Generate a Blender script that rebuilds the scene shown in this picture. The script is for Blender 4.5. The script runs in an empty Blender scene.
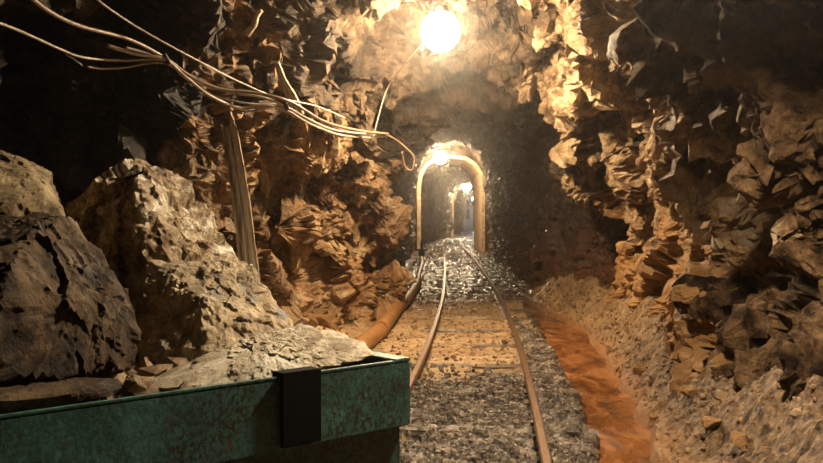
import bpy, bmesh, math, random
import numpy as np
from mathutils import Vector, Matrix
from mathutils.bvhtree import BVHTree
random.seed(7); RNG = np.random.default_rng(7)
C = bpy.context.scene.collection
F = 900.0; CU = 411.5; HV = 218.0            # focal length (px), image centre column, horizon row

# ------------------------------------------------------------------ tagging helpers
def tag(o, label=None, cat=None, group=None, kind=None):
    if label: o['label'] = label
    if cat: o['category'] = cat
    if group: o['group'] = group
    if kind: o['kind'] = kind
    return o
def empty(name, loc=(0, 0, 0), rotz=0.0):
    o = bpy.data.objects.new(name, None); C.objects.link(o)
    o.location = loc; o.rotation_euler = (0, 0, rotz); o.empty_display_size = .1
    return o
def link(name, me, m=None, parent=None, smooth=False):
    o = bpy.data.objects.new(name, me); C.objects.link(o)
    if m: me.materials.append(m)
    if smooth: me.polygons.foreach_set('use_smooth', [True] * len(me.polygons))
    if parent: o.parent = parent
    return o
def bobj(name, bm, m=None, parent=None, smooth=False):
    me = bpy.data.meshes.new(name); bm.to_mesh(me); bm.free()
    return link(name, me, m, parent, smooth)
def npmesh(name, V, Q, smooth=False):
    me = bpy.data.meshes.new(name)
    V = np.asarray(V, dtype=np.float32); Q = np.asarray(Q, dtype=np.int32)
    n, k = Q.shape
    me.vertices.add(len(V)); me.vertices.foreach_set('co', V.ravel())
    me.loops.add(n * k); me.loops.foreach_set('vertex_index', Q.ravel())
    me.polygons.add(n); me.polygons.foreach_set('loop_start', np.arange(0, n * k, k, dtype=np.int32))
    me.polygons.foreach_set('loop_total', np.full(n, k, dtype=np.int32))
    me.polygons.foreach_set('use_smooth', np.full(n, smooth))
    me.update(calc_edges=True); me.validate()
    return me

# ------------------------------------------------------------------ noise (vectorised)
def hsh(ix, iy, iz, s):
    h = (ix.astype(np.uint32) * np.uint32(73856093)) ^ (iy.astype(np.uint32) * np.uint32(19349663)) ^ (iz.astype(np.uint32) * np.uint32(83492791)) ^ np.uint32((s * 2654435761) & 0xffffffff)
    h ^= h >> np.uint32(15); h *= np.uint32(2246822519); h ^= h >> np.uint32(13); h *= np.uint32(3266489917); h ^= h >> np.uint32(16)
    return h
def rnd(ix, iy, iz, s): return hsh(ix, iy, iz, s).astype(np.float64) / 4294967295.0
def facet(P, seed, grad=1.0, step=.5):
    """planar shards: each cell of a jittered lattice carries its own tilted plane"""
    I = np.floor(P).astype(np.int64)
    best = np.full(len(P), 1e9); val = np.zeros(len(P))
    for dx in (-1, 0, 1):
        for dy in (-1, 0, 1):
            for dz in (-1, 0, 1):
                ix, iy, iz = I[:, 0] + dx, I[:, 1] + dy, I[:, 2] + dz
                h = hsh(ix, iy, iz, seed)
                a = (h & np.uint32(1023)).astype(np.float64) / 1023; b = ((h >> np.uint32(10)) & np.uint32(1023)).astype(np.float64) / 1023; c = ((h >> np.uint32(20)) & np.uint32(1023)).astype(np.float64) / 1023
                ex = P[:, 0] - (ix + a); ey = P[:, 1] - (iy + b); ez = P[:, 2] - (iz + c)
                d = ex * ex + ey * ey + ez * ez
                m = d < best
                if not m.any(): continue
                g = hsh(ix[m], iy[m], iz[m], seed + 17)
                ga = (g & np.uint32(1023)).astype(np.float64) / 511.5 - 1; gb = ((g >> np.uint32(10)) & np.uint32(1023)).astype(np.float64) / 511.5 - 1; gc = ((g >> np.uint32(20)) & np.uint32(1023)).astype(np.float64) / 511.5 - 1
                r = rnd(ix[m], iy[m], iz[m], seed + 31) - .5
                val[m] = (ga * ex[m] + gb * ey[m] + gc * ez[m]) * grad + r * step
                best[m] = d[m]
    return val
def facet_soft(P, seed, grad=1.0, step=.5, tau=.05):
    """the same shards with worn, sloping edges between them"""
    I = np.floor(P).astype(np.int64); wsum = np.zeros(len(P)); vs_ = np.zeros(len(P))
    for dx in (-1, 0, 1):
        for dy in (-1, 0, 1):
            for dz in (-1, 0, 1):
                ix, iy, iz = I[:, 0] + dx, I[:, 1] + dy, I[:, 2] + dz
                h = hsh(ix, iy, iz, seed); g = hsh(ix, iy, iz, seed + 17)
                k = np.uint32(1023); s10 = np.uint32(10); s20 = np.uint32(20)
                ex = P[:, 0] - (ix + (h & k) / 1023.0); ey = P[:, 1] - (iy + ((h >> s10) & k) / 1023.0); ez = P[:, 2] - (iz + ((h >> s20) & k) / 1023.0)
                w_ = np.exp(-np.minimum(ex * ex + ey * ey + ez * ez, 6) / tau)
                r = rnd(ix, iy, iz, seed + 31) - .5
                vs_ += w_ * ((((g & k) / 511.5 - 1) * ex + (((g >> s10) & k) / 511.5 - 1) * ey + (((g >> s20) & k) / 511.5 - 1) * ez) * grad + r * step)
                wsum += w_
    return vs_ / np.maximum(wsum, 1e-60)
def vnoise(P, seed):
    I = np.floor(P).astype(np.int64); f = P - I; f = f * f * (3 - 2 * f)
    out = 0
    for dx in (0, 1):
        for dy in (0, 1):
            for dz in (0, 1):
                w = (f[:, 0] if dx else 1 - f[:, 0]) * (f[:, 1] if dy else 1 - f[:, 1]) * (f[:, 2] if dz else 1 - f[:, 2])
                out = out + w * rnd(I[:, 0] + dx, I[:, 1] + dy, I[:, 2] + dz, seed)
    return out * 2 - 1
def fbm(P, seed, oct=4, gain=.5):
    s = 0; a = 1.0; q = P
    for k in range(oct):
        s = s + a * vnoise(q, seed + k * 7); a *= gain; q = q * 2.03 + 5.1
    return s
def lerp(x, tab):
    xs = [t[0] for t in tab]; ys = [t[1] for t in tab]
    return np.interp(x, xs, ys)
def sstep(a, b, x):
    t = np.clip((x - a) / (b - a), 0, 1); return t * t * (3 - 2 * t)
def W(u, v, d):                                   # a point of the place from where it is seen and how far it is
    return Vector(((u - CU) / F * d, d, 1 - (v - HV) / F * d))

# ------------------------------------------------------------------ materials
def nt(name):
    m = bpy.data.materials.new(name); m.use_nodes = True
    t = m.node_tree; b = t.nodes['Principled BSDF']
    return m, t, b
def N(t, typ, **k):
    n = t.nodes.new(typ)
    for a, v in k.items():
        if a in n.inputs.keys() if isinstance(a, str) else False: n.inputs[a].default_value = v
        else: setattr(n, a, v)
    return n
def noise(t, vec, scale, detail=6, rough=.6, dist=0.0):
    n = t.nodes.new('ShaderNodeTexNoise'); n.inputs['Scale'].default_value = scale; n.inputs['Detail'].default_value = detail
    n.inputs['Roughness'].default_value = rough; n.inputs['Distortion'].default_value = dist
    t.links.new(vec, n.inputs['Vector']); return n.outputs['Fac']
def ramp(t, fac, stops):
    r = t.nodes.new('ShaderNodeValToRGB'); el = r.color_ramp.elements
    while len(el) < len(stops): el.new(.5)
    for e, (p, c) in zip(el, stops): e.position = p; e.color = (*c, 1) if len(c) == 3 else c
    t.links.new(fac, r.inputs['Fac']); return r.outputs['Color']
def mix(t, fac, a, b):
    n = t.nodes.new('ShaderNodeMix'); n.data_type = 'RGBA'
    for sock, v in ((n.inputs[0], fac), (n.inputs[6], a), (n.inputs[7], b)):
        if isinstance(v, (int, float)): sock.default_value = v
        elif isinstance(v, tuple): sock.default_value = (*v, 1)
        else: t.links.new(v, sock)
    return n.outputs[2]
def bump(t, b, h, strength, dist, prev=None):
    n = t.nodes.new('ShaderNodeBump'); n.inputs['Strength'].default_value = strength; n.inputs['Distance'].default_value = dist
    t.links.new(h, n.inputs['Height'])
    if prev: t.links.new(prev, n.inputs['Normal'])
    t.links.new(n.outputs['Normal'], b.inputs['Normal']); return n.outputs['Normal']
def coords(t, scale=(1, 1, 1), rot=(0, 0, 0)):
    c = t.nodes.new('ShaderNodeTexCoord'); m = t.nodes.new('ShaderNodeMapping')
    m.inputs['Scale'].default_value = scale; m.inputs['Rotation'].default_value = rot
    t.links.new(c.outputs['Object'], m.inputs['Vector']); return m.outputs['Vector']
def mathn(t, op, a, b=None, clamp=False):
    n = t.nodes.new('ShaderNodeMath'); n.operation = op; n.use_clamp = clamp
    for i, v in enumerate((a, b)):
        if v is None: continue
        if isinstance(v, (int, float)): n.inputs[i].default_value = v
        else: t.links.new(v, n.inputs[i])
    return n.outputs[0]

def rock_mat(name, dark, mid, light, patch=None, patch_amt=.5, scale=1.0, rough=(.45, .8), bump_s=.6, stain=None, spec=.5, fine=60, stretch=(1, 1, 1)):
    m, t, b = nt(name)
    v = coords(t, stretch)
    n1 = noise(t, v, 2.2 * scale, 8, .62, .6)
    n2 = noise(t, v, 11 * scale, 8, .65, .3)
    mixed = mathn(t, 'ADD', mathn(t, 'MULTIPLY', n1, .55), mathn(t, 'MULTIPLY', n2, .45))
    col = ramp(t, mixed, [(.41, dark), (.5, mid), (.59, light)])
    if patch:
        pf = ramp(t, noise(t, v, 3.1 * scale, 7, .68, 1.0), [(patch_amt, (0, 0, 0)), (patch_amt + .09, (1, 1, 1))])
        col = mix(t, pf, col, patch)
    # dark mineral specks
    sp = ramp(t, noise(t, v, 38 * scale, 3, .7), [(.34, (1, 1, 1)), (.42, (0, 0, 0))])
    col = mix(t, mathn(t, 'MULTIPLY', sp, .6), col, tuple(c * .35 for c in dark))
    if stain:                                   # ochre deposit that the seeping water leaves low on the wall
        g = t.nodes.new('ShaderNodeTexCoord'); s = t.nodes.new('ShaderNodeSeparateXYZ'); t.links.new(g.outputs['Object'], s.inputs[0])
        h = mathn(t, 'ADD', s.outputs['Z'], mathn(t, 'MULTIPLY', mathn(t, 'SUBTRACT', n1, .5), 3.0))
        f = t.nodes.new('ShaderNodeMapRange'); f.inputs['From Min'].default_value = stain[1]; f.inputs['From Max'].default_value = stain[2]
        f.inputs['To Min'].default_value = stain[3]; f.inputs['To Max'].default_value = 0; t.links.new(h, f.inputs['Value'])
        col = mix(t, f.outputs[0], col, stain[0])
    t.links.new(col, b.inputs['Base Color'])
    r = ramp(t, noise(t, v, 7 * scale, 5), [(.35, (rough[0],) * 3), (.65, (rough[1],) * 3)])
    t.links.new(r, b.inputs['Roughness']); b.inputs['Specular IOR Level'].default_value = spec
    p = bump(t, b, noise(t, v, fine * scale, 8, .7), bump_s, .018 / scale)
    bump(t, b, noise(t, v, fine * .25 * scale, 8, .74), bump_s * .9, .04 / scale, p)
    return m
def plain(name, col, rough=.6, metal=0.0, var=.35, scale=20, bs=.2, stretch=(1, 1, 1)):
    m, t, b = nt(name); v = coords(t, stretch)
    f = noise(t, v, scale, 6, .65)
    c = ramp(t, f, [(.3, tuple(x * (1 - var) for x in col)), (.7, tuple(min(1, x * (1 + var)) for x in col))])
    t.links.new(c, b.inputs['Base Color']); b.inputs['Roughness'].default_value = rough; b.inputs['Metallic'].default_value = metal
    if bs: bump(t, b, noise(t, v, scale * 2.5, 6, .7), bs, .004)
    return m

M_wall = rock_mat('left_wall_rock', (.06, .033, .016), (.38, .22, .105), (.60, .41, .22), (.64, .52, .36), .56, .8, (.35, .75), .7, ((.46, .22, .07), .0, 1.0, .5))
M_wallr = rock_mat('right_wall_rock', (.08, .048, .026), (.38, .25, .135), (.58, .43, .27), (.58, .47, .33), .6, 1.3, (.35, .75), .7, ((.52, .26, .08), .45, 1.2, .75))
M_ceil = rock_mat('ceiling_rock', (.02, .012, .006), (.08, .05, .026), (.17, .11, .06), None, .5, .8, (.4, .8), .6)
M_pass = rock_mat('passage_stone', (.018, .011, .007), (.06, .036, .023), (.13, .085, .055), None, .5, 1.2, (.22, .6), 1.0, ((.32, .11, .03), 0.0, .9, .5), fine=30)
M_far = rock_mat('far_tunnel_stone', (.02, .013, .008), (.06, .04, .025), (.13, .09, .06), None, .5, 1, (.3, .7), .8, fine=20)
M_lining = plain('whitewashed_lining', (.55, .38, .22), .7, 0, .5, 9, .8)
M_timber = rock_mat('splintered_timber', (.16, .10, .055), (.40, .28, .17), (.56, .42, .27), None, .5, 1, (.6, .85), .15, stretch=(6, 6, .6))
M_rail = plain('rusty_rail_steel', (.20, .105, .05), .42, .55, .45, 30, .3)
M_tie = rock_mat('wet_sleeper_wood', (.035, .022, .014), (.10, .062, .038), (.20, .13, .085), None, .5, 1.5, (.25, .6), .15, stretch=(.5, 6, 6))
M_pipe = plain('rusty_pipe', (.36, .17, .06), .45, .1, .4, 12, .3)
M_cable = plain('pale_cable_sheath', (.50, .42, .34), .45, 0, .25, 20, .0)
M_cabled = plain('grimy_cable_sheath', (.26, .17, .11), .5, 0, .3, 20, .0)
M_iron = plain('dark_iron', (.02, .018, .017), .5, .3, .4, 25, .3)
M_black = plain('black_strap', (.004, .004, .0045), .85, 0, .3, 25, .1)
M_black.node_tree.nodes['Principled BSDF'].inputs['Specular IOR Level'].default_value = .12
M_white = plain('pale_paint', (.62, .68, .74), .5, 0, .1, 8, .1)

def cart_material(name, base):
    m, t, b = nt(name); v = coords(t)
    n = noise(t, v, 7, 6, .7, .5)
    col = ramp(t, n, [(.35, tuple(c * .55 for c in base)), (.55, base), (.72, tuple(min(1, c * 1.7 + .02) for c in base))])
    sp = ramp(t, noise(t, coords(t, (1, 1, .8)), 105, 6, .8), [(.47, (0, 0, 0)), (.54, (1, 1, 1))])
    dens = ramp(t, noise(t, v, 4, 4, .6), [(.34, (.35,) * 3), (.6, (1,) * 3)])
    f = t.nodes.new('ShaderNodeMix'); f.data_type = 'FLOAT'
    col = mix(t, mathn(t, 'MULTIPLY', sp, dens), col, (.035, .022, .013))
    ru = ramp(t, noise(t, v, 13, 5, .7), [(.62, (0, 0, 0)), (.7, (1, 1, 1))])
    col = mix(t, ru, col, (.12, .07, .04))
    t.links.new(col, b.inputs['Base Color']); b.inputs['Roughness'].default_value = .5
    bump(t, b, noise(t, v, 70, 6, .7), .35, .004)
    return m
M_cart = cart_material('chipped_green_paint', (.065, .205, .17))
M_cartb = cart_material('worn_green_paint', (.05, .15, .115))

def floor_material():
    m, t, b = nt('muddy_mine_floor'); v = coords(t)
    n1 = noise(t, v, 1.3, 6, .6, .4); n2 = noise(t, v, 9, 8, .7)
    col = ramp(t, mathn(t, 'ADD', mathn(t, 'MULTIPLY', n1, .5), mathn(t, 'MULTIPLY', n2, .5)), [(.38, (.17, .095, .042)), (.5, (.40, .25, .12)), (.62, (.54, .38, .21))])
    # grey gravel bed vs ochre mud: where each lies on the ground
    g = t.nodes.new('ShaderNodeTexCoord'); s = t.nodes.new('ShaderNodeSeparateXYZ'); t.links.new(g.outputs['Object'], s.inputs[0])
    def mr(val, a, b_, c, d):
        f = t.nodes.new('ShaderNodeMapRange'); 
        for k, x in zip(('From Min', 'From Max', 'To Min', 'To Max'), (a, b_, c, d)): f.inputs[k].default_value = x
        t.links.new(val, f.inputs['Value']); return f.outputs[0]
    wob = mathn(t, 'MULTIPLY', mathn(t, 'SUBTRACT', n2, .5), 1.2)
    yy = mathn(t, 'ADD', s.outputs['Y'], mathn(t, 'MULTIPLY', mathn(t, 'SUBTRACT', n1, .5), 3.0))
    gy = mr(yy, 5.0, 6.2, 1, 0)
    far = mr(yy, 10.0, 12.5, 0, 1)
    gx = mr(mathn(t, 'ADD', mathn(t, 'SUBTRACT', s.outputs['X'], mathn(t, 'MULTIPLY', s.outputs['Y'], .09)), mathn(t, 'MULTIPLY', wob, .3)), .42, .62, 1, 0)
    gr = mathn(t, 'MULTIPLY', mathn(t, 'MAXIMUM', gy, far), gx)
    grey = ramp(t, noise(t, v, 22, 6, .7), [(.36, (.04, .03, .02)), (.5, (.13, .095, .068)), (.64, (.28, .22, .16))])
    col = mix(t, gr, col, grey)
    # darker broken rock on the right bank, away from the track
    bk = mr(mathn(t, 'ADD', mathn(t, 'SUBTRACT', s.outputs['X'], mathn(t, 'MULTIPLY', s.outputs['Y'], .10)), mathn(t, 'MULTIPLY', wob, .2)), .62, .85, 0, 1)
    bankc = ramp(t, noise(t, v, 26, 7, .75), [(.40, (.035, .02, .01)), (.5, (.15, .085, .04)), (.62, (.30, .19, .10))])
    col = mix(t, mathn(t, 'MULTIPLY', bk, mr(s.outputs['Y'], 5.0, 8.5, 1, .25)), col, bankc)
    # orange silt along the drain
    dr = mr(mathn(t, 'ADD', mathn(t, 'SUBTRACT', s.outputs['X'], mathn(t, 'MULTIPLY', s.outputs['Y'], .105)), mathn(t, 'MULTIPLY', wob, .3)), .30, .52, 0, 1)
    dr2 = mr(s.outputs['Z'], -.03, .05, 1, 0)
    col = mix(t, mathn(t, 'MULTIPLY', mathn(t, 'MULTIPLY', dr, dr2), .8), col, (.34, .15, .05))
    t.links.new(col, b.inputs['Base Color'])
    r = ramp(t, noise(t, v, 5, 6, .7), [(.4, (.3,) * 3), (.6, (.75,) * 3)])
    wet = ramp(t, noise(t, coords(t, (1, 2.2, 1)), 2.5, 4, .6), [(.38, (.07,) * 3), (.6, (.3,) * 3)])
    t.links.new(mix(t, far, r, wet), b.inputs['Roughness'])
    p = bump(t, b, noise(t, v, 75, 6, .7), .7, .012)
    bump(t, b, noise(t, v, 18, 6, .7), .5, .03, p)
    return m
M_floor = floor_material()
def water_material():
    m, t, b = nt('orange_silt_water'); v = coords(t, (1, .4, 1))
    n = noise(t, v, 5, 7, .65, .8)
    col = ramp(t, n, [(.38, (.08, .03, .011)), (.5, (.25, .088, .023)), (.64, (.42, .19, .07))])
    t.links.new(col, b.inputs['Base Color'])
    r = ramp(t, noise(t, v, 7, 5, .6), [(.42, (.12,) * 3), (.6, (.5,) * 3)]); t.links.new(r, b.inputs['Roughness'])
    bump(t, b, noise(t, v, 16, 6, .6), .35, .02)
    return m
M_water = water_material()
def emit(name, col, s):
    m, t, b = nt(name); b.inputs['Base Color'].default_value = (*col, 1)
    b.inputs['Emission Color'].default_value = (*col, 1); b.inputs['Emission Strength'].default_value = s
    return m

# ------------------------------------------------------------------ the mine's shape
XL = [(-8, -2.3), (2.0, -2.3), (3.4, -3.0), (4.6, -3.2), (5.75, -2.9), (6.1, -1.5), (6.35, -1.32), (7.2, -1.02), (8.2, -.72), (9.2, -.5), (9.78, -.36), (9.95, -.45), (10.2, -.6), (12, -.42), (18, -.22), (27, .0), (30.5, .2), (33, .45), (39, .95), (50, 2.2), (67, 3.8), (92, 4.7)]
XR = [(-8, 1.5), (3.7, 1.52), (5.0, 1.66), (7.3, 1.92), (8.4, 1.96), (8.6, 2.0), (8.8, 2.2), (9.6, 2.15), (11, 1.74), (16, 1.86), (24, 2.2), (27, 2.4), (30.5, 2.3), (39, 2.85), (50, 4.1), (67, 5.7), (92, 6.6)]
ZC = [(-8, 2.8), (3, 2.9), (4.5, 2.85), (5.6, 2.85), (6.3, 3.0), (7.6, 3.0), (8.2, 2.8), (8.55, 2.36), (9.2, 2.30), (12, 2.75), (20, 3.0), (27, 3.2), (30.5, 3.0), (45, 2.9), (92, 2.9)]
FLOOR_Z = -.25
def P3(u, v, d): w = W(u, v, d); return (w.x, w.y, w.z)
# big hollows (negative) and bosses (positive): centre, radii, push towards the room
BUMPS = [
    ((1.35, 5.5, 1.75), (.6, 1.0, .55), -.28), (P3(690, 40, 4.5), (.14, .13, .11), .15), (P3(718, 78, 4.35), (.14, .13, .11), .16), (P3(748, 118, 4.2), (.14, .12, .11), .15), (P3(785, 165, 3.95), (.14, .12, .11), .14),
    (P3(750, 40, 4.0), (.14, .08, .2), .13), (P3(650, 80, 5.3), (.15, .16, .10), .14), (P3(690, 165, 4.9), (.15, .10, .24), .14), (P3(665, 215, 5.5), (.15, .12, .3), .12), (P3(745, 250, 4.2), (.14, .09, .28), .13),
    ((.8, 2.6, 2.5), (.9, .9, .7), -.35),
    ((.15, 6.3, 2.62), (1.0, 1.1, .45), -.35),
    (P3(300, 268, 7.3), (.55, .50, .26), -.65), (P3(262, 225, 6.9), (.3, .16, .40), -.5),
    (P3(290, 215, 7.2), (.5, .35, .25), .16), (P3(345, 200, 8.4), (.5, .5, .35), .12),
    (P3(320, 318, 8.0), (.5, .6, .28), .18), (P3(355, 300, 8.9), (.3, .3, .25), .08),
    (P3(365, 155, 8.6), (.4, .30, .16), -.22), (P3(330, 125, 7.7), (.4, .35, .12), -.25), (P3(350, 85, 7.7), (.3, .25, .2), -.25),
    (P3(305, 60, 7.1), (.4, .45, .28), .16), (P3(405, 60, 8.6), (.4, .7, .5), .18),
    (P3(575, 50, 6.0), (.5, .35, .4), .15),
    (P3(755, 120, 3.9), (.3, .16, .7), .14), (P3(700, 90, 4.6), (.3, .2, .4), -.18), (P3(660, 150, 5.6), (.3, .25, .3), -.16),
    (P3(735, 330, 4.1), (.3, .3, .25), .12), (P3(770, 250, 3.7), (.3, .25, .3), -.14),
    (P3(705, 300, 4.6), (.25, .22, .12), .16), (P3(675, 60, 5.0), (.3, .2, .15), .12),
]
def even_out(G):
    """slide the grid over the surface so steep faces get their share of points"""
    for ax in (0, 1):
        H = G if ax == 0 else G.transpose(1, 0, 2)
        L = np.linalg.norm(np.diff(H, axis=0), axis=2)
        L = np.minimum(L, 12 * np.median(L)) + .6 * np.median(L)
        k = 9; pad = np.pad(L, ((2, 2), (k, k)), mode='edge'); c = np.cumsum(np.pad(pad, ((0, 0), (1, 0))), axis=1)
        L = (c[:, 2 * k + 1:] - c[:, :-(2 * k + 1)]) / (2 * k + 1)
        L = (L[:-4] + L[1:-3] + L[2:-2] + L[3:-1] + L[4:]) / 5
        S = np.concatenate([np.zeros((1, L.shape[1])), np.cumsum(L, 0)]); O = np.empty_like(H); m = H.shape[0]; ar = np.arange(m)
        for i in range(H.shape[1]):
            f = np.interp(np.linspace(0, S[-1, i], m), S[:, i], ar)
            for q in range(3): O[:, i, q] = np.interp(f, ar, H[:, i, q])
        G = O if ax == 0 else O.transpose(1, 0, 2)
    return np.ascontiguousarray(G)
def tube(y0, y1, dy, n, amp, tex):
    ys = np.arange(y0, y1 + dy * .5, dy)
    th = np.linspace(0, math.pi, 1201)
    rows = []
    cs = []
    for y in ys:
        xl = np.interp(y, *zip(*XL)); xr = np.interp(y, *zip(*XR)); zc = np.interp(y, *zip(*ZC))
        xc = (xl + xr) / 2; w = (xr - xl) / 2; h = zc - FLOOR_Z
        e = 2 / 3.2
        cx = xc - w * np.sign(np.cos(th)) * np.abs(np.cos(th)) ** e
        cz = FLOOR_Z + h * np.abs(np.sin(th)) ** e
        s = np.concatenate([[0], np.cumsum(np.hypot(np.diff(cx), np.diff(cz)))]); s /= s[-1]
        t = np.linspace(0, 1, n)
        rows.append(np.stack([np.interp(t, s, cx), np.full(n, y), np.interp(t, s, cz)], 1))
        cs.append((xc, y, FLOOR_Z + h * .5))
    P = np.array(rows)                                     # ny, n, 3
    cen = np.array(cs)[:, None, :]
    D = cen - P; D[..., 1] = 0
    D[..., 2] *= .75
    D /= np.linalg.norm(D, axis=2, keepdims=True)
    # lean the push a little so shards overhang along the tunnel
    V = P.reshape(-1, 3); Dn = D.reshape(-1, 3)
    disp = tex[0](V)
    for c, r, a in BUMPS:
        q = ((V - np.array(c)) / np.array(r)); q[:, 0] *= .6
        k = np.exp(-np.minimum((q ** 2).sum(1), 30) ** 1.6)
        disp = disp + a * k
    V = V + Dn * disp[:, None]
    V[:, 1] += .06 * facet_soft(V / .3, 91, 1, .8, .03) * amp
    G = V.reshape(len(ys), n, 3)
    for k in range(len(tex) - 1):
        if amp == 1 and dy < .05: G = even_out(G)
        # finer shards grow along the normals of the coarser rock
        nr = np.cross(np.gradient(G, axis=0), np.gradient(G, axis=1)); nr /= np.maximum(np.linalg.norm(nr, axis=2, keepdims=True), 1e-9)
        for _ in range(2):
            nr = nr + np.roll(nr, 1, 0) + np.roll(nr, -1, 0) + np.roll(nr, 1, 1) + np.roll(nr, -1, 1); nr /= np.maximum(np.linalg.norm(nr, axis=2, keepdims=True), 1e-9)
        sg = np.sign((nr * D).sum(2, keepdims=True))
        nr = nr * np.where(sg.mean() < 0, -1, 1)
        G = G + nr * tex[k + 1](G.reshape(-1, 3)).reshape(len(ys), n, 1)
    return G.reshape(-1, 3), len(ys), n
def tex_coarse(V):
    left = V[:, 0] < .1
    # shard directions differ from side to side
    Q = V.copy()
    a = math.radians(38)
    yl = Q[:, 1] * math.cos(a) + Q[:, 2] * math.sin(a); zl = -Q[:, 1] * math.sin(a) + Q[:, 2] * math.cos(a)
    A = np.stack([Q[:, 0] * 1.0, np.where(left, yl * 1.15, Q[:, 1] * 1.15 + Q[:, 2] * .35), np.where(left, zl * .85, Q[:, 2] * .62 - Q[:, 1] * .3)], 1)
    wob = .18 * np.stack([fbm(V * 1.3, 3, 3), fbm(V * 1.3, 5, 3), fbm(V * 1.3, 8, 3)], 1)
    A = A + wob
    top = 1 - .45 * sstep(1.9, 2.4, V[:, 2])
    d = top * .50 * facet_soft(A / .80, 11, 1.1, 1.0, .012) - .07
    d *= 1 - .75 * sstep(9.2, 9.7, V[:, 1]) * (1 - sstep(1.2, 1.8, V[:, 2]))
    d *= 1 - .65 * sstep(8.0, 8.6, V[:, 1]) * sstep(1.6, 2.1, V[:, 2])
    d *= 1 - .6 * (V[:, 0] > .5) * (1 - sstep(.2, .7, V[:, 2]))
    k = sstep(9.5, 10.2, V[:, 1])
    return d * (1 - .4 * worn(V)) * (1 - k) + k * .12 * facet_soft(V / .8, 41, 1, .7)
def worn(V):                                     # smoother rock where the ochre deposit coats the right wall
    return sstep(5.2, 6.4, V[:, 1]) * (1 - sstep(.9, 1.5, V[:, 2])) * (V[:, 0] > .8)
def tex_mid(V):
    A = V @ np.array([[1, 0, 0], [0, .93, -.36], [0, .36, .93]]).T * np.array([1, 1.1, .7]) + .05 * np.stack([fbm(V * 4, 3, 2), fbm(V * 4, 5, 2), fbm(V * 4, 8, 2)], 1)
    return (.24 * facet_soft(A / .42 + 3, 12, 1.1, 1.0, .006) + .03 * fbm(V * 3.1, 21, 3)) * (1 - .45 * worn(V)) * (1 - .7 * sstep(9.5, 10.2, V[:, 1]))
def tex_fine(V):
    A = V @ np.array([[1, 0, 0], [0, .87, .5], [0, -.5, .87]]).T * np.array([1, 1, .75]) + .02 * np.stack([fbm(V * 9, 3, 2), fbm(V * 9, 5, 2), fbm(V * 9, 8, 2)], 1)
    return .058 * facet_soft(A / .15 + 9, 13, 1.2, 1.1, .005) + .026 * facet(A / .055, 14, 1.1, .9) + .018 * fbm(V * 16, 22, 3)
tex_chamber = (tex_coarse, tex_mid, tex_fine)
tex_pass = (lambda V: .12 * facet_soft(V / .8, 41, 1, .7), lambda V: .09 * facet_soft(V / .26, 42, 1.1, .9, .02) + .03 * facet(V / .11, 43, 1, 1))
tex_far = (lambda V: .16 * facet(V / 1.0, 51, 1, .7) + .07 * facet(V / .35, 52, 1, .8),)
def split_tube(V, ny, n, segs, alt=None):
    out = []
    for (name, a, b, mat) in segs:
        i0, i1 = int(a * (n - 1)), int(b * (n - 1))
        cols = np.arange(i0, i1 + 1); k = len(cols)
        idx = (np.arange(ny)[:, None] * n + cols[None, :]).ravel()
        r = np.arange(ny - 1)[:, None] * k + np.arange(k - 1)[None, :]
        Q = np.stack([r, r + 1, r + 1 + k, r + k], -1).reshape(-1, 4)
        VV = V[idx]; o = link(name, npmesh(name, VV, Q), mat); tag(o, kind='structure'); out.append(o)
        if alt and alt.get(name):                # the rock changes along the tunnel; on the near walls shade is painted in
            ma, fn = alt[name]
            for q_ in (ma if isinstance(ma, tuple) else (ma,)): o.data.materials.append(q_)
            cc = VV[Q].mean(1); o.data.polygons.foreach_set('material_index', fn(cc).astype(np.int32))
    return out
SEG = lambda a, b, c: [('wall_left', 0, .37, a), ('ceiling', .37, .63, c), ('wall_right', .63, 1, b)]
M_wall_shade = rock_mat('shade_black_left_rock', (.004, .003, .002), (.014, .009, .006), (.035, .024, .015), (.13, .09, .055), .68, .9, (.3, .7), .6)  # left wall in shade: the darkness is put into the rock colour
M_wallr_shade = rock_mat('shaded_right_wall_rock', (.022, .011, .005), (.15, .084, .038), (.33, .20, .10), (.36, .24, .13), .62, 1.1, (.65, .92), .7, spec=.15)  # darker copy of the right wall rock, shade painted into its colour
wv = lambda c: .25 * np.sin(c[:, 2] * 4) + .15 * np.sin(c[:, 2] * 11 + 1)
ALT = {'wall_left': (M_wall_shade, lambda c: (c[:, 1] < 5.9 + wv(c)) | (c[:, 0] < -1.6 + .5 * wv(c))), 'wall_right': ((M_pass, M_wallr_shade), lambda c: (c[:, 1] > 8.65 + .3 * wv(c)) + 2 * (c[:, 1] < 4.35 + 2 * wv(c) + .5 * (c[:, 2] - .8))), 'ceiling': (M_pass, lambda c: c[:, 1] > 8.6)}
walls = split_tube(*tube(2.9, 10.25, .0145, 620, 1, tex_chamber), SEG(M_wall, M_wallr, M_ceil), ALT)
walls += split_tube(*tube(-6, 2.92, .09, 200, 1, tex_chamber), SEG(M_wall_shade, M_wallr_shade, M_ceil))
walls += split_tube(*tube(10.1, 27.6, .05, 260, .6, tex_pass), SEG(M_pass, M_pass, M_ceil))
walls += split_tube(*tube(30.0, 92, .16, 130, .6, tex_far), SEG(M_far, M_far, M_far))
def bvh_of(objs):
    vs, ps = [], []
    for o in objs:
        b = len(vs); vs += [v.co.copy() for v in o.data.vertices]; ps += [tuple(b + i for i in p.vertices) for p in o.data.polygons]
    return BVHTree.FromPolygons(vs, ps)
EYE = Vector((0, 0, 1))
WB = bvh_of(walls[:3])
def hit(u, v, back=.03):                        # where the line of sight meets the rock, a little in front of it
    d = (W(u, v, 1) - EYE).normalized()
    h = WB.ray_cast(EYE, d)
    if h[0] is None: return W(u, v, 7)
    return h[0] - d * back

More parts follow.
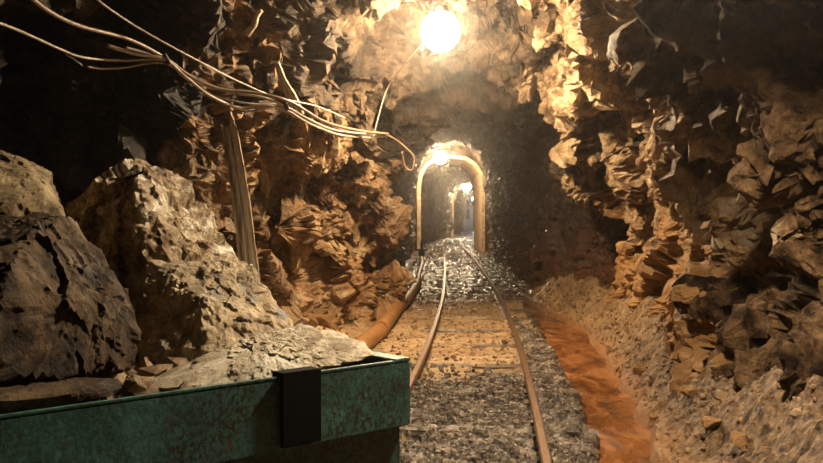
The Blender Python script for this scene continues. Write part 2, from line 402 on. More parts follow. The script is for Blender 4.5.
# closing walls at both ends
bm = bmesh.new(); bmesh.ops.create_grid(bm, x_segments=20, y_segments=20, size=3)
for v_ in bm.verts: v_.co = Vector((v_.co.x, -5.9 + .2 * math.sin(v_.co.x * 3 + v_.co.y * 5), v_.co.y + 1))
tag(bobj('wall_back', bm, M_wall), kind='structure')
bm = bmesh.new(); bmesh.ops.create_grid(bm, x_segments=20, y_segments=20, size=3)
for v_ in bm.verts: v_.co = Vector((v_.co.x + 5.5, 90 + .2 * math.sin(v_.co.x * 3 + v_.co.y * 5), v_.co.y + 1))
tag(bobj('wall_far_end', bm, M_far), kind='structure')

# ------------------------------------------------------------------ track line
RR = [(-6, -.42), (0, .19), (3.67, .545), (5.3, .697), (7.5, .87), (10.98, 1.08), (16, 1.29), (22.5, 1.51), (30, 1.72), (36, 2.0), (45, 2.75), (60, 4.0), (75, 4.95), (92, 5.6)]
GA = .69
def rr(y):                                       # smoothed right rail line
    return float(np.mean([np.interp(y + k, *zip(*RR)) for k in np.linspace(-1.2, 1.2, 9)]))
DRL = [(2, .62), (3.67, .79), (4.95, .93), (6.8, 1.08), (8.4, 1.15), (9.8, 1.26), (12, 1.36)]
DRR = [(2, .9), (3.67, 1.03), (4.95, 1.24), (6.8, 1.46), (8.4, 1.62), (9.8, 1.52), (12, 1.46)]
def floor_h(X, Y):
    P = np.stack([X, Y, np.zeros_like(X)], 1)
    R = np.interp(Y, *zip(*RR)); c = R - GA / 2
    xl = np.interp(Y, *zip(*XL)); xr = np.interp(Y, *zip(*XR))
    near = 1 - sstep(10.5, 13, Y)
    h = -.012 + .012 * fbm(P * 1.7, 61, 4) + .010 * fbm(P * 14, 62, 4) + .008 * facet(P / .045, 63, .8, .8)
    a, b = np.interp(Y, *zip(*DRL)), np.interp(Y, *zip(*DRR))
    mid = (a + b) / 2; hw = (b - a) / 2 + .03 * fbm(P * 2.5, 64, 3)
    ch = 1 - sstep(.75, 1.25, np.abs(X - mid) / hw)
    h -= near * .11 * ch
    h += near * .34 * sstep(0, 1, (X - b) / np.maximum(xr - b + .05, .1)) * (X > b) * (1 + .3 * fbm(P * 3, 65, 3))
    h += near * (.035 * fbm(P * 5, 67, 4) + .03 * facet(P / .12, 68, 1, .8) + .015 * facet(P / .05, 69, 1, .8)) * sstep(0, .1, X - b)
    h += near * .022 * ch * fbm(P * 4, 70, 3)
    h += .16 * sstep(.45, .0, X - xl) * (Y < 10)          # rubble skirt at the left foot
    sh = sstep(.04, .16, X - R) * (X < a + .02)
    h += near * .02 * sh * fbm(P * 5, 66, 3)
    # channel between tie ends
    return h
def floor_grid(ys, ncol, name):
    rows = []
    for y in ys:
        x0 = np.interp(y, *zip(*XL)) - .5; x1 = np.interp(y, *zip(*XR)) + .5
        rows.append(np.stack([np.linspace(x0, x1, ncol), np.full(ncol, y)], 1))
    A = np.concatenate(rows); z = floor_h(A[:, 0], A[:, 1])
    V = np.column_stack([A, z]); ny = len(ys)
    r = np.arange(ny - 1)[:, None] * ncol + np.arange(ncol - 1)[None, :]
    Q = np.stack([r, r + 1, r + 1 + ncol, r + ncol], -1).reshape(-1, 4)
    return tag(link(name, npmesh(name, V, Q, False), M_floor), kind='structure')
ys = [-6.0]
while ys[-1] < 91: 
    y = ys[-1]; ys.append(y + (.15 if y < 2.8 else min(.3, max(.014, .0042 * y - .003 if y < 14 else .006 * y))))
floor = floor_grid(np.array(ys), 330, 'floor')
FB = bvh_of([floor])
def gz(x, y):
    h = FB.ray_cast(Vector((x, y, 1.5)), Vector((0, 0, -1))); return h[0].z if h[0] else 0.0

# drain water
yw = np.linspace(2.2, 11.5, 120); nc = 10; V = []
for y in yw:
    a, b = np.interp(y, *zip(*DRL)), np.interp(y, *zip(*DRR)); a -= .05; b += .05
    for k in range(nc): V.append((a + (b - a) * k / (nc - 1), y, -.068))
r = np.arange(len(yw) - 1)[:, None] * nc + np.arange(nc - 1)[None, :]
Q = np.stack([r, r + 1, r + 1 + nc, r + nc], -1).reshape(-1, 4)
tag(link('drainage_stream', npmesh('drainage_stream', V, Q), M_water), 'shallow rust-orange stream running along the floor right of the track', 'water', kind='stuff')

# ------------------------------------------------------------------ rails
def rail(name, off, y0, y1, label):
    prof = [(-.035, 0), (.035, 0), (.035, .008), (.008, .014), (.008, .050), (.021, .056), (.021, .072), (.015, .078), (-.015, .078), (-.021, .072), (-.021, .056), (-.008, .050), (-.008, .014), (-.035, .008)]
    ysr = np.concatenate([np.arange(y0, 12, .2), np.arange(12, y1, .6)])
    bm = bmesh.new(); prev = None
    for y in ysr:
        x = rr(y) + off; z = -.022
        ring = [bm.verts.new((x + a, y, z + b)) for a, b in prof]
        if prev:
            for i in range(len(prof)): bm.faces.new((prev[i], ring[i], ring[(i + 1) % len(prof)], prev[(i + 1) % len(prof)]))
        else: bm.faces.new(ring)
        prev = ring
    bm.faces.new(prev[::-1]); bmesh.ops.recalc_face_normals(bm, faces=bm.faces)
    return tag(bobj(name, bm, M_rail), label, 'rail', 'rails of the mine track')
rail('track_rail', 0, 1.0, 84, 'rusty right-hand rail of the track, on the side of the orange stream')
rail('track_rail', -GA, 2.75, 84, 'rusty left-hand rail of the track, coming out from behind the green wagon')

# ------------------------------------------------------------------ rock builder
def rock_mesh(name, pts, seed, sub=5, a1=.05, a2=.02, a3=.006, soft=0.0):
    """pts: corner points in the world; returns mesh around their centre"""
    pts = [Vector(p) for p in pts]
    c = sum(pts, Vector()) / len(pts)
    bm = bmesh.new()
    for p in pts: bm.verts.new(p - c)
    bmesh.ops.convex_hull(bm, input=bm.verts)
    bm.normal_update()
    pl = [(f.normal.copy(), f.normal.dot(f.verts[0].co)) for f in bm.faces if f.calc_area() > 1e-7]
    bm.free()
    Nn = np.array([list(n if d > 0 else -n) for n, d in pl]); Dd = np.array([abs(d) for _, d in pl])
    ib = bmesh.new(); bmesh.ops.create_icosphere(ib, subdivisions=sub, radius=1)
    dirs = np.array([v.co[:] for v in ib.verts]); dirs /= np.linalg.norm(dirs, axis=1, keepdims=True)
    faces = np.array([[v.index for v in f.verts] for f in ib.faces]); ib.free()
    dots = dirs @ Nn.T
    rad = np.where(dots > 1e-6, Dd[None, :] / np.maximum(dots, 1e-6), 1e9)
    if soft > 0:
        r = (np.sum(rad ** (-1 / soft), axis=1)) ** (-soft)
    else: r = rad.min(1)
    V = dirs * r[:, None]
    size = float(np.median(r))
    S = (V + np.array(c)) / size
    d = a1 * facet(S * 1.7 + seed, seed, 1.2, .7) + a2 * facet(S * 5 + seed, seed + 1, 1.2, .9) + a3 * facet(S * 14, seed + 2, 1.1, 1) + a2 * .8 * fbm(S * 3 + seed, seed + 3, 5)
    V = V + dirs * (d * size)[:, None]
    return npmesh(name, V, faces, False), c
def rock(name, pts, seed, mat, label, group=None, cat='rock', **k):
    me, c = rock_mesh(name, pts, seed, **k)
    o = link(name, me, mat); o.location = c
    return tag(o, label, cat, group)
def lump(name, cx, cy, sx, sy, sz, seed, mat, label, group=None, cat='rock', sub=4, z=None, sink=.25, **k):
    rg = random.Random(seed); n = 11; pts = []
    z0 = gz(cx, cy) if z is None else z
    for i in range(n):
        d = Vector((rg.gauss(0, 1), rg.gauss(0, 1), rg.gauss(0, 1))).normalized()
        pts.append(Vector((cx + d.x * sx, cy + d.y * sy, z0 + sz * (1 - sink * 1.0) + d.z * sz)))
    return rock(name, pts, seed, mat, label, group, cat, sub=sub, **k)

# sleepers
def tie(y, label):
    cx = rr(y) - GA / 2; ang = -math.atan2(rr(y + .5) - rr(y - .5), 1)
    rg = random.Random(int(y * 100)); L = .56 + rg.uniform(-.03, .03)
    bm = bmesh.new(); bmesh.ops.create_cube(bm, size=1)
    for v_ in bm.verts: v_.co = Vector((v_.co.x * 2 * L, v_.co.y * .155, v_.co.z * .11))
    bmesh.ops.bevel(bm, geom=bm.edges[:], offset=.012, segments=2, affect='EDGES')
    bmesh.ops.subdivide_edges(bm, edges=[e for e in bm.edges if e.calc_length() > .3], cuts=14, use_grid_fill=True)
    for v_ in bm.verts: v_.co += Vector((0, rg.uniform(-.003, .003), rg.uniform(-.003, .003)))
    o = bobj('railway_sleeper', bm, M_tie); o.location = (cx + .07, y, -.052 if y < 5.4 else -.064); o.rotation_euler = (0, rg.uniform(-.01, .01), ang)
    return tag(o, label, 'sleeper', 'sleepers under the track')
tiey = [3.3 + .95 * i for i in range(26)]
names = ['wet wooden sleeper crossing the track nearest the camera', 'second wooden sleeper from the camera, dark end in the gravel beside the stream', 'third wooden sleeper from the camera, its dark end above the orange stream']
for i, y in enumerate(tiey):
    tie(y, names[i - 1] if 1 <= i <= 3 else ('wooden sleeper at the foot of the picture under the wagon end' if i == 0 else 'dark wooden sleeper half buried in the track bed farther down the tunnel'))

# gravel (nobody could count it)
def gravel(name, pos, label, mat, sizes):
    base = bmesh.new(); bmesh.ops.create_icosphere(base, subdivisions=1, radius=1)
    bv = np.array([v.co[:] for v in base.verts]); bf = np.array([[v.index for v in f.verts] for f in base.faces]); base.free()
    n = len(pos); k = len(bv)
    jit = 1 + RNG.uniform(-.33, .33, (n, k, 1))
    sc = sizes[:, None, None] * RNG.uniform(.55, 1.25, (n, 1, 3))
    th = RNG.uniform(0, 6.28, n); c, s = np.cos(th), np.sin(th)
    V = bv[None] * jit * sc
    R = np.zeros((n, 3, 3)); R[:, 0, 0] = c; R[:, 0, 1] = -s; R[:, 1, 0] = s; R[:, 1, 1] = c; R[:, 2, 2] = 1
    tl = RNG.uniform(-.8, .8, n); ct, st = np.cos(tl), np.sin(tl)
    R2 = np.zeros((n, 3, 3)); R2[:, 0, 0] = 1; R2[:, 1, 1] = ct; R2[:, 1, 2] = -st; R2[:, 2, 1] = st; R2[:, 2, 2] = ct
    V = np.einsum('nij,nkj->nki', R @ R2, V) + pos[:, None, :]
    Q = (bf[None] + (np.arange(n) * k)[:, None, None]).reshape(-1, 3)
    return tag(link(name, npmesh(name, V.reshape(-1, 3), Q), mat), label, 'gravel', kind='stuff')
M_gravel = rock_mat('grey_ballast', (.035, .026, .019), (.14, .105, .075), (.38, .30, .22), None, .5, 3, (.15, .45), .4)
M_wetgravel = rock_mat('wet_ballast_stone', (.03, .022, .016), (.09, .07, .05), (.2, .16, .12), None, .5, 2, (.18, .5), .3, spec=.6)
M_grit = rock_mat('brown_grit', (.09, .05, .022), (.26, .155, .075), (.42, .28, .15), None, .5, 3, (.35, .7), .4)
def scatter(n, fx, y0, y1, dens=None, lift=.0):
    out = []
    while len(out) < n:
        y = random.uniform(y0, y1); x = fx(y)
        if x is None: continue
        if dens and random.random() > dens(x, y): continue
        out.append((x, y, 0))
    P = np.array(out); z = floor_h(P[:, 0], P[:, 1]); P[:, 2] = z + lift
    return P
def dn(x, y):
    a = float(np.interp(y, *zip(*DRL))); v = float(fbm(np.array([[x, y, 0]]) * 1.8, 71, 3)[0])
    fade = 1 - sstep(5.0, 6.6, np.array([y + v]))[0]
    if x > a + .02 * v: return 0
    if x > rr(y): return max(fade, .75 * (1 - sstep(7.5, 9.5, np.array([y]))[0]))
    return fade * (1 if v > -.45 else .35)
P = scatter(11000, lambda y: random.uniform(rr(y) - GA - .1, np.interp(y, *zip(*DRL)) + .03), 3.2, 9.5, dn, .003)
gravel('ballast_gravel', P, 'grey crushed-stone gravel strewn over the track bed and beside the right rail', M_gravel, np.clip(RNG.lognormal(math.log(.0125), .38, len(P)), .005, .032))
def dn2(x, y):
    return .25 + .75 * (x > np.interp(y, *zip(*DRR)))
P = scatter(5500, lambda y: random.uniform(np.interp(y, *zip(*XL)) + .2, np.interp(y, *zip(*XR)) + .1) , 3.2, 11, lambda x, y: 0 if np.interp(y, *zip(*DRL)) - .03 < x < np.interp(y, *zip(*DRR)) + .02 else dn2(x, y), .002)
gravel('loose_grit', P, 'brown loose grit scattered over the muddy floor and the right bank', M_grit, np.clip(RNG.lognormal(math.log(.009), .5, len(P)), .003, .035))
P = scatter(2600, lambda y: random.uniform(rr(y) - GA - .75, rr(y) + .7), 10.5, 40, None, .004)
gravel('wet_ballast', P, 'wet dark ballast around the track inside the narrow passage', M_wetgravel, np.clip(RNG.lognormal(math.log(.018), .4, len(P)), .008, .04))

# ------------------------------------------------------------------ wagon
RZ = .65
corner = W(411, 361, .35 * F / (361 - HV)); corner.z = RZ
endL = W(0, 419, .35 * F / (419 - HV)); endL.z = RZ
e1 = (endL - corner).normalized(); e2 = Vector((e1.y, -e1.x, 0))
if e2.y < 0: e2 = -e2
ang = math.atan2(e1.y, e1.x)                    # local x runs along the front side from the corner
cart = empty('mine_wagon', (corner.x, corner.y, gz(corner.x, corner.y) + .0), 0)
tag(cart, 'green painted mine wagon heaped with rocks, chipped rim, at lower left', 'mine cart')
L_, Wd = 1.62, .92
def cw(a, b, z): return corner + e1 * a + e2 * b + Vector((0, 0, z - RZ))
def addbox(bm, a0, a1, b0, b1, z0, z1, bev=.004, cuts=0):
    vs = [bm.verts.new(cw(a, b, z)) for z in (z0, z1) for b in (b0, b1) for a in (a0, a1)]
    fs = [bm.faces.new([vs[i] for i in f]) for f in ((0, 2, 3, 1), (4, 5, 7, 6), (0, 1, 5, 4), (2, 6, 7, 3), (0, 4, 6, 2), (1, 3, 7, 5))]
    bmesh.ops.recalc_face_normals(bm, faces=fs)
    if bev:
        es = list({e for f in fs for e in f.edges}); bmesh.ops.bevel(bm, geom=es, offset=bev, segments=2, affect='EDGES')
def part(name, bm, m, parent, smooth=False):
    for v_ in bm.verts: v_.co -= cart.location
    return bobj(name, bm, m, parent, smooth)
bandh = .158
# tub: four walls and a bottom, standing inside the rim band
bm = bmesh.new(); zb = .22; ins = .018; t = .012
addbox(bm, ins, L_ - ins, ins, ins + t, zb, RZ - .02)
addbox(bm, ins, L_ - ins, Wd - ins - t, Wd - ins, zb, RZ - .02)
addbox(bm, ins, ins + t, ins, Wd - ins, zb, RZ - .02)
addbox(bm, L_ - ins - t, L_ - ins, ins, Wd - ins, zb, RZ - .02)
addbox(bm, ins, L_ - ins, ins, Wd - ins, zb, zb + t)
part('tub', bm, M_cartb, cart)
bm = bmesh.new(); q = .0175
addbox(bm, 0, L_, 0, q, RZ - bandh, RZ); addbox(bm, 0, L_, Wd - q, Wd, RZ - bandh, RZ)
addbox(bm, 0, q, q, Wd - q, RZ - bandh, RZ); addbox(bm, L_ - q, L_, q, Wd - q, RZ - bandh, RZ)
addbox(bm, 0, .05, 0.0, Wd, RZ, RZ + .008, .002)          # flat capping on the end
addbox(bm, .05, L_, 0, .012, RZ, RZ + .005, .001)
rim = part('rim_band', bm, M_cart, cart); rim['label'] = 'brighter green rim band with dark chips'
bm = bmesh.new(); ka = .278                                 # black strap hooked over the rim
addbox(bm, ka, ka + .104, -.012, -.002, RZ - .150, RZ + .012, .002)
addbox(bm, ka, ka + .104, -.012, .030, RZ + .006, RZ + .014, .002)
addbox(bm, ka, ka + .104, .022, .030, RZ - .06, RZ + .010, .002)
st = part('strap', bm, M_black, cart); st['label'] = 'black flat strap hooked over the rim'
bm = bmesh.new(); addbox(bm, .15, L_ - .15, .16, .24, .14, zb); addbox(bm, .15, L_ - .15, Wd - .24, Wd - .16, .14, zb); addbox(bm, .3, .38, .16, Wd - .16, .14, zb); addbox(bm, L_ - .38, L_ - .3, .16, Wd - .16, .14, zb)
part('chassis', bm, M_iron, cart)
for a in (.42, L_ - .42):
    bm = bmesh.new(); p0, p1 = cw(a, .14, .14), cw(a, Wd - .14, .14)
    mat = Matrix.Translation((p0 + p1) / 2) @ (p1 - p0).to_track_quat('Z', 'Y').to_matrix().to_4x4()
    bmesh.ops.create_cone(bm, cap_ends=True, segments=12, radius1=.02, radius2=.02, depth=(p1 - p0).length, matrix=mat)
    part('axle', bm, M_iron, cart)
    for b in (.14, Wd - .14):
        bm = bmesh.new(); c = cw(a, b, .135)
        for rr_, dp, of in ((.13, .045, 0), (.15, .012, -.025 if b < .5 else .025), (.04, .07, 0)):
            mat = Matrix.Translation(c + e2 * (of if b < .5 else of)) @ (p1 - p0).to_track_quat('Z', 'Y').to_matrix().to_4x4()
            bmesh.ops.create_cone(bm, cap_ends=True, segments=28, radius1=rr_, radius2=rr_, depth=dp, matrix=mat)
        part('wheel', bm, M_iron, cart)

# rubble filling the wagon under the boulders
pos = np.array([tuple(cw(random.uniform(.08, L_ - .08), random.uniform(.08, Wd - .08), random.uniform(.50, .62))) for _ in range(1500)])
gravel('ore_rubble', pos, 'small broken ore filling the green wagon beneath the boulders', M_grit, RNG.uniform(.02, .05, len(pos)))
bm = bmesh.new(); addbox(bm, .04, L_ - .04, .04, Wd - .04, zb + .02, .56, .02)
part('ore_load', bm, M_grit, cart)

M_rA = rock_mat('dark_brown_boulder', (.02, .012, .006), (.07, .042, .021), (.15, .095, .048), None, .5, 2.2, (.6, .92), .45, spec=.25)
M_rA2 = rock_mat('ochre_brown_boulder', (.09, .06, .03), (.24, .17, .09), (.36, .27, .15), (.4, .33, .2), .62, 2.5, (.6, .92), .45, spec=.25)
M_rB = rock_mat('quartz_veined_boulder', (.055, .036, .02), (.27, .18, .10), (.55, .44, .30), (.72, .66, .52), .55, 2.6, (.6, .92), .45, spec=.25)
M_rC = rock_mat('grey_tan_boulder', (.16, .12, .08), (.45, .34, .21), (.68, .53, .34), (.30, .28, .26), .54, 2.6, (.6, .92), .45, spec=.25)
M_rD = rock_mat('cream_slab', (.34, .26, .17), (.66, .56, .40), (.82, .75, .60), (.42, .28, .15), .63, 2.6, (.6, .92), .45, spec=.25)
GR = 'rocks heaped in the wagon'
def HP(lst): return [W(*p) for p in lst]
rock('boulder', HP([(-70, 250, 1.75), (-60, 225, 2.0), (10, 232, 1.95), (62, 216, 1.98), (70, 213, 2.1), (107, 262, 2.0), (143, 332, 1.98), (133, 368, 1.95), (60, 378, 1.75), (0, 382, 1.62), (-70, 380, 1.5), (20, 250, 1.72), (78, 300, 1.80), (100, 345, 1.85), (0, 300, 1.6), (100, 300, 2.3), (60, 380, 2.3), (-60, 300, 2.2), (120, 370, 2.2)]),
     101, M_rA, 'large dark brown boulder in the wagon, in front of the quartz one', GR, sub=6, a1=.07, a2=.035, a3=.008)
rock('boulder', HP([(-60, 160, 2.25), (-60, 150, 2.6), (0, 151, 2.3), (22, 158, 2.3), (30, 166, 2.35), (50, 172, 2.4), (56, 190, 2.36), (62, 215, 2.32), (72, 238, 2.3), (-60, 215, 2.0), (0, 203, 2.02), (45, 190, 2.15), (0, 262, 2.15), (50, 260, 2.25), (-60, 280, 2.1), (40, 180, 2.75), (50, 280, 2.7), (-50, 280, 2.8)]),
     102, M_rA2, 'brown slab-topped boulder topmost on the pile, at the left picture edge', GR, sub=6, a1=.035, a2=.025, a3=.008)
rock('boulder', HP([(68, 208, 2.75), (100, 184, 2.7), (140, 162, 2.75), (165, 166, 2.72), (192, 190, 2.7), (214, 220, 2.72), (232, 254, 2.72), (246, 272, 2.75), (258, 296, 2.8), (135, 180, 2.55), (145, 200, 2.48), (150, 235, 2.50), (120, 250, 2.62), (80, 240, 2.62), (165, 300, 2.5), (150, 360, 2.45), (90, 330, 2.5), (120, 185, 3.1), (200, 240, 3.1), (240, 330, 3.0), (100, 350, 3.0), (220, 330, 2.6)]),
     103, M_rB, 'tall quartz-streaked boulder in the wagon, its right side glinting white', GR, sub=6, a1=.05, a2=.05, a3=.02)
rock('boulder', HP([(140, 285, 2.42), (150, 262, 2.42), (176, 270, 2.38), (215, 272, 2.42), (244, 258, 2.5), (256, 288, 2.5), (270, 304, 2.46), (290, 320, 2.44), (300, 345, 2.4), (136, 320, 2.34), (140, 378, 2.22), (200, 300, 2.28), (250, 320, 2.3), (210, 372, 2.18), (290, 372, 2.25), (180, 380, 2.8), (270, 370, 2.8), (170, 290, 2.75), (240, 280, 2.7)]),
     104, M_rC, 'grey-tan boulder with ochre streaks, between the quartz boulder and the cream slab', GR, sub=6, a1=.05, a2=.045, a3=.014)
rock('boulder', HP([(148, 382, 2.02), (165, 372, 2.05), (210, 352, 2.08), (250, 338, 2.14), (262, 334, 2.16), (300, 325, 2.22), (335, 332, 2.26), (362, 342, 2.26), (374, 352, 2.25), (372, 358, 2.2), (345, 364, 2.14), (300, 374, 2.05), (240, 384, 1.98), (190, 391, 1.93), (155, 392, 1.93), (180, 378, 1.97), (260, 356, 2.04), (320, 352, 2.14), (250, 350, 2.4), (340, 345, 2.45), (200, 380, 2.3), (340, 365, 2.4)]),
     105, M_rD, 'flat cream-coloured slab of rock lying along the wagon rim behind the black strap', GR, sub=6, a1=.07, a2=.05, a3=.014)
rock('boulder', HP([(-60, 385, 1.6), (0, 378, 1.68), (60, 380, 1.75), (118, 378, 1.85), (126, 388, 1.83), (110, 398, 1.78), (60, 406, 1.69), (0, 415, 1.60), (-60, 420, 1.55), (0, 400, 1.57), (60, 394, 1.67), (60, 400, 1.95), (-40, 410, 1.9), (100, 390, 2.0)]),
     106, M_rA, 'low dark brown stone squeezed under the big dark boulder along the wagon rim', GR, sub=5, a1=.05, a2=.03, a3=.008)
rock('boulder', HP([(124, 380, 1.84), (133, 374, 1.86), (144, 378, 1.88), (147, 390, 1.87), (136, 394, 1.84), (124, 392, 1.82), (135, 382, 1.80), (136, 385, 1.95)]),
     107, M_rA2, 'small rounded tan stone on the rim left of the cream slab', GR, sub=4, a1=.05, a2=.03, a3=.008)

# ------------------------------------------------------------------ tubes: cables, pipe
def tube_curve(name, pts, rad, mat, label=None, cat=None, group=None, parent=None, res=8, sm=8, radii=None):
    """smooth tube mesh through points (Catmull-Rom)"""
    pts = [Vector(p) for p in pts]; P = []
    n = len(pts); rl = []
    for i in range(n - 1):
        p0 = pts[max(i - 1, 0)]; p1 = pts[i]; p2 = pts[i + 1]; p3 = pts[min(i + 2, n - 1)]
        for k in range(sm):
            t = k / sm
            P.append(.5 * ((2 * p1) + (p2 - p0) * t + (2 * p0 - 5 * p1 + 4 * p2 - p3) * t * t + (3 * p1 - p0 - 3 * p2 + p3) * t ** 3))
            rl.append(rad if radii is None else radii[i] * (1 - t) + radii[i + 1] * t)
    P.append(pts[-1]); rl.append(rad if radii is None else radii[-1])
    bm = bmesh.new(); prev = None; up = Vector((.13, .2, 1)).normalized()
    for i, p in enumerate(P):
        d = (P[min(i + 1, len(P) - 1)] - P[max(i - 1, 0)]).normalized()
        a = d.cross(up); a = a.normalized() if a.length > 1e-4 else Vector((1, 0, 0)); b = d.cross(a)
        ring = [bm.verts.new(p + (a * math.cos(2 * math.pi * k / res) + b * math.sin(2 * math.pi * k / res)) * rl[i]) for k in range(res)]
        if prev:
            for k in range(res): bm.faces.new((prev[k], prev[(k + 1) % res], ring[(k + 1) % res], ring[k]))
        else: bm.faces.new(ring)
        prev = ring
    bm.faces.new(prev[::-1]); bmesh.ops.recalc_face_normals(bm, faces=bm.faces)
    o = bobj(name, bm, mat, parent, True)
    return tag(o, label, cat, group)
GC = 'electric cables slung along the left wall'
def cab(pts, r, mat, label): tube_curve('electric_cable', [W(*p) for p in pts], r, mat, label, 'cable', GC)
cab([(20, -12, 3.6), (50, 12, 4.0), (82, 27, 4.4), (130, 40, 4.9), (165, 58, 5.3), (190, 76, 5.5), (220, 89, 5.7), (255, 93, 5.9), (290, 102, 6.1), (325, 122, 6.6), (360, 131, 7.2), (388, 134, 7.9)], .011, M_cabled, 'thick brownish cable at the top of the bundle, rising to the upper left corner')
cab([(-15, 18, 3.6), (22, 32, 4.0), (62, 50, 4.5), (85, 58, 4.8), (120, 61, 5.1), (165, 61, 5.3), (185, 78, 5.5), (215, 96, 5.7), (250, 104, 5.9), (283, 106, 6.1), (315, 122, 6.5), (350, 135, 7.1), (385, 137, 7.9)], .007, M_cable, 'thin pale cable sagging in from the left edge below the brown one')
cab([(108, 46, 4.9), (135, 54, 5.1), (165, 60, 5.27), (188, 79, 5.45), (210, 96, 5.6), (240, 108, 5.85), (270, 106, 6.0), (300, 118, 6.3), (335, 134, 6.8), (370, 138, 7.5)], .011, M_cable, 'pale cable with a loose end sticking out left of the knot')
cab([(126, 48, 5.1), (150, 55, 5.25), (170, 64, 5.35), (200, 84, 5.6), (235, 93, 5.8), (268, 99, 5.95), (295, 112, 6.2), (330, 129, 6.7), (365, 134, 7.3)], .009, M_cable, 'pale cable running through the middle of the bundle')
cab([(88, 67, 4.9), (102, 69, 5.0), (125, 68, 5.15), (158, 63, 5.3), (178, 70, 5.4), (205, 92, 5.6), (245, 111, 5.85), (280, 108, 6.05), (310, 124, 6.4), (345, 139, 7.0)], .006, M_cable, 'thinnest pale cable hanging lowest in the bundle')
cab([(92, -6, 4.4), (104, 5, 4.5), (135, 26, 4.8), (170, 46, 5.1), (200, 62, 5.4), (235, 80, 5.8), (275, 97, 6.2), (315, 106, 6.7), (345, 118, 7.1)], .006, M_cable, 'single taut wire running above the cable bundle')
cab([(66, 54, 4.65), (78, 62, 4.7), (83, 66, 4.75)], .004, M_cable, 'short wire end dangling under the cable at upper left')
cab([(384, 134, 7.9), (396, 140, 8.1), (408, 150, 8.2), (414, 158, 8.25), (412, 170, 8.3), (405, 166, 8.3), (402, 152, 8.2)], .010, M_cabled, 'loose coil of cable at the corner of the passage entrance')
cab([(372, 142, 7.7), (386, 92, 7.6), (402, 68, 7.3), (417, 50, 7.0), (430, 36, 6.93)], .005, M_cable, 'thin lead running up from the bundle to the nearest lamp')
# ties holding the bundle
for i, (u, v, d, lb) in enumerate([(167, 60, 5.3, 'dark wire binding round the cable knot at the left'), (286, 106, 6.1, 'dark wire binding round the cables near the pale stake'), (383, 136, 7.9, 'dark wire binding where the cables meet the corner')]):
    bm = bmesh.new(); c = W(u, v, d)
    bmesh.ops.create_cone(bm, cap_ends=True, segments=14, radius1=.034, radius2=.034, depth=.03, matrix=Matrix.Translation(c) @ Matrix.Rotation(1.1, 4, 'Y'))
    tag(bobj('cable_binding', bm, M_iron), lb, 'cable tie', 'bindings on the cable bundle')

# pipe lying on the floor left of the track
pp = [(352, 356), (365, 341), (380, 328), (396, 310), (408, 296), (417, 282)]
def onfloor(u, v, r):
    d = (1 - r) * F / (v - HV); p = W(u, v, d); return Vector((p.x, p.y, gz(p.x, p.y) + r))
pts = [onfloor(u, v, .07) for u, v in pp]
pipe = empty('drain_pipe', pts[0]); tag(pipe, 'rusty brown pipe curving along the floor left of the track', 'pipe')
def rel(o, root): 
    for v_ in o.data.vertices: v_.co -= root.location
    return o
rel(tube_curve('pipe_body', pts, .066, M_pipe, parent=pipe, res=18), pipe)
thin = [onfloor(417, 282, .045), onfloor(420, 270, .04), onfloor(421.8, 262, .04), onfloor(421.6, 257, .04)]
rel(tube_curve('pipe_extension', thin, .04, M_pipe, parent=pipe, res=12), pipe)
for k in (2, 5):
    dd = (pts[k] - pts[k - 1]).normalized()
    bm = bmesh.new(); bmesh.ops.create_cone(bm, cap_ends=True, segments=20, radius1=.078, radius2=.078, depth=.07, matrix=Matrix.Translation(pts[k] - pipe.location) @ dd.to_track_quat('Z', 'Y').to_matrix().to_4x4())
    bobj('collar', bm, M_pipe, pipe)
# valve standing where the pipe ends
vb = onfloor(421.5, 256, .0); vb.z = gz(vb.x, vb.y)
valve = empty('pipe_valve', vb); tag(valve, 'black upright valve with a cross handle at the far end of the pipe', 'valve')
def cyl(r1, r2, z0, z1, m=None, seg=14):
    bm = bmesh.new(); bmesh.ops.create_cone(bm, cap_ends=True, segments=seg, radius1=r1, radius2=r2, depth=z1 - z0, matrix=Matrix.Translation((0, 0, (z0 + z1) / 2))); return bm
bobj('valve_body', cyl(.10, .08, -.02, .16), M_iron, valve)
bobj('stem', cyl(.035, .03, .16, .42), M_iron, valve)
bm = bmesh.new(); bmesh.ops.create_cube(bm, size=1, matrix=Matrix.Translation((0, 0, .17)) @ Matrix.Diagonal((.34, .05, .05, 1)))
bmesh.ops.bevel(bm, geom=bm.edges[:], offset=.012, segments=2, affect='EDGES')
bobj('handle', bm, M_iron, valve)

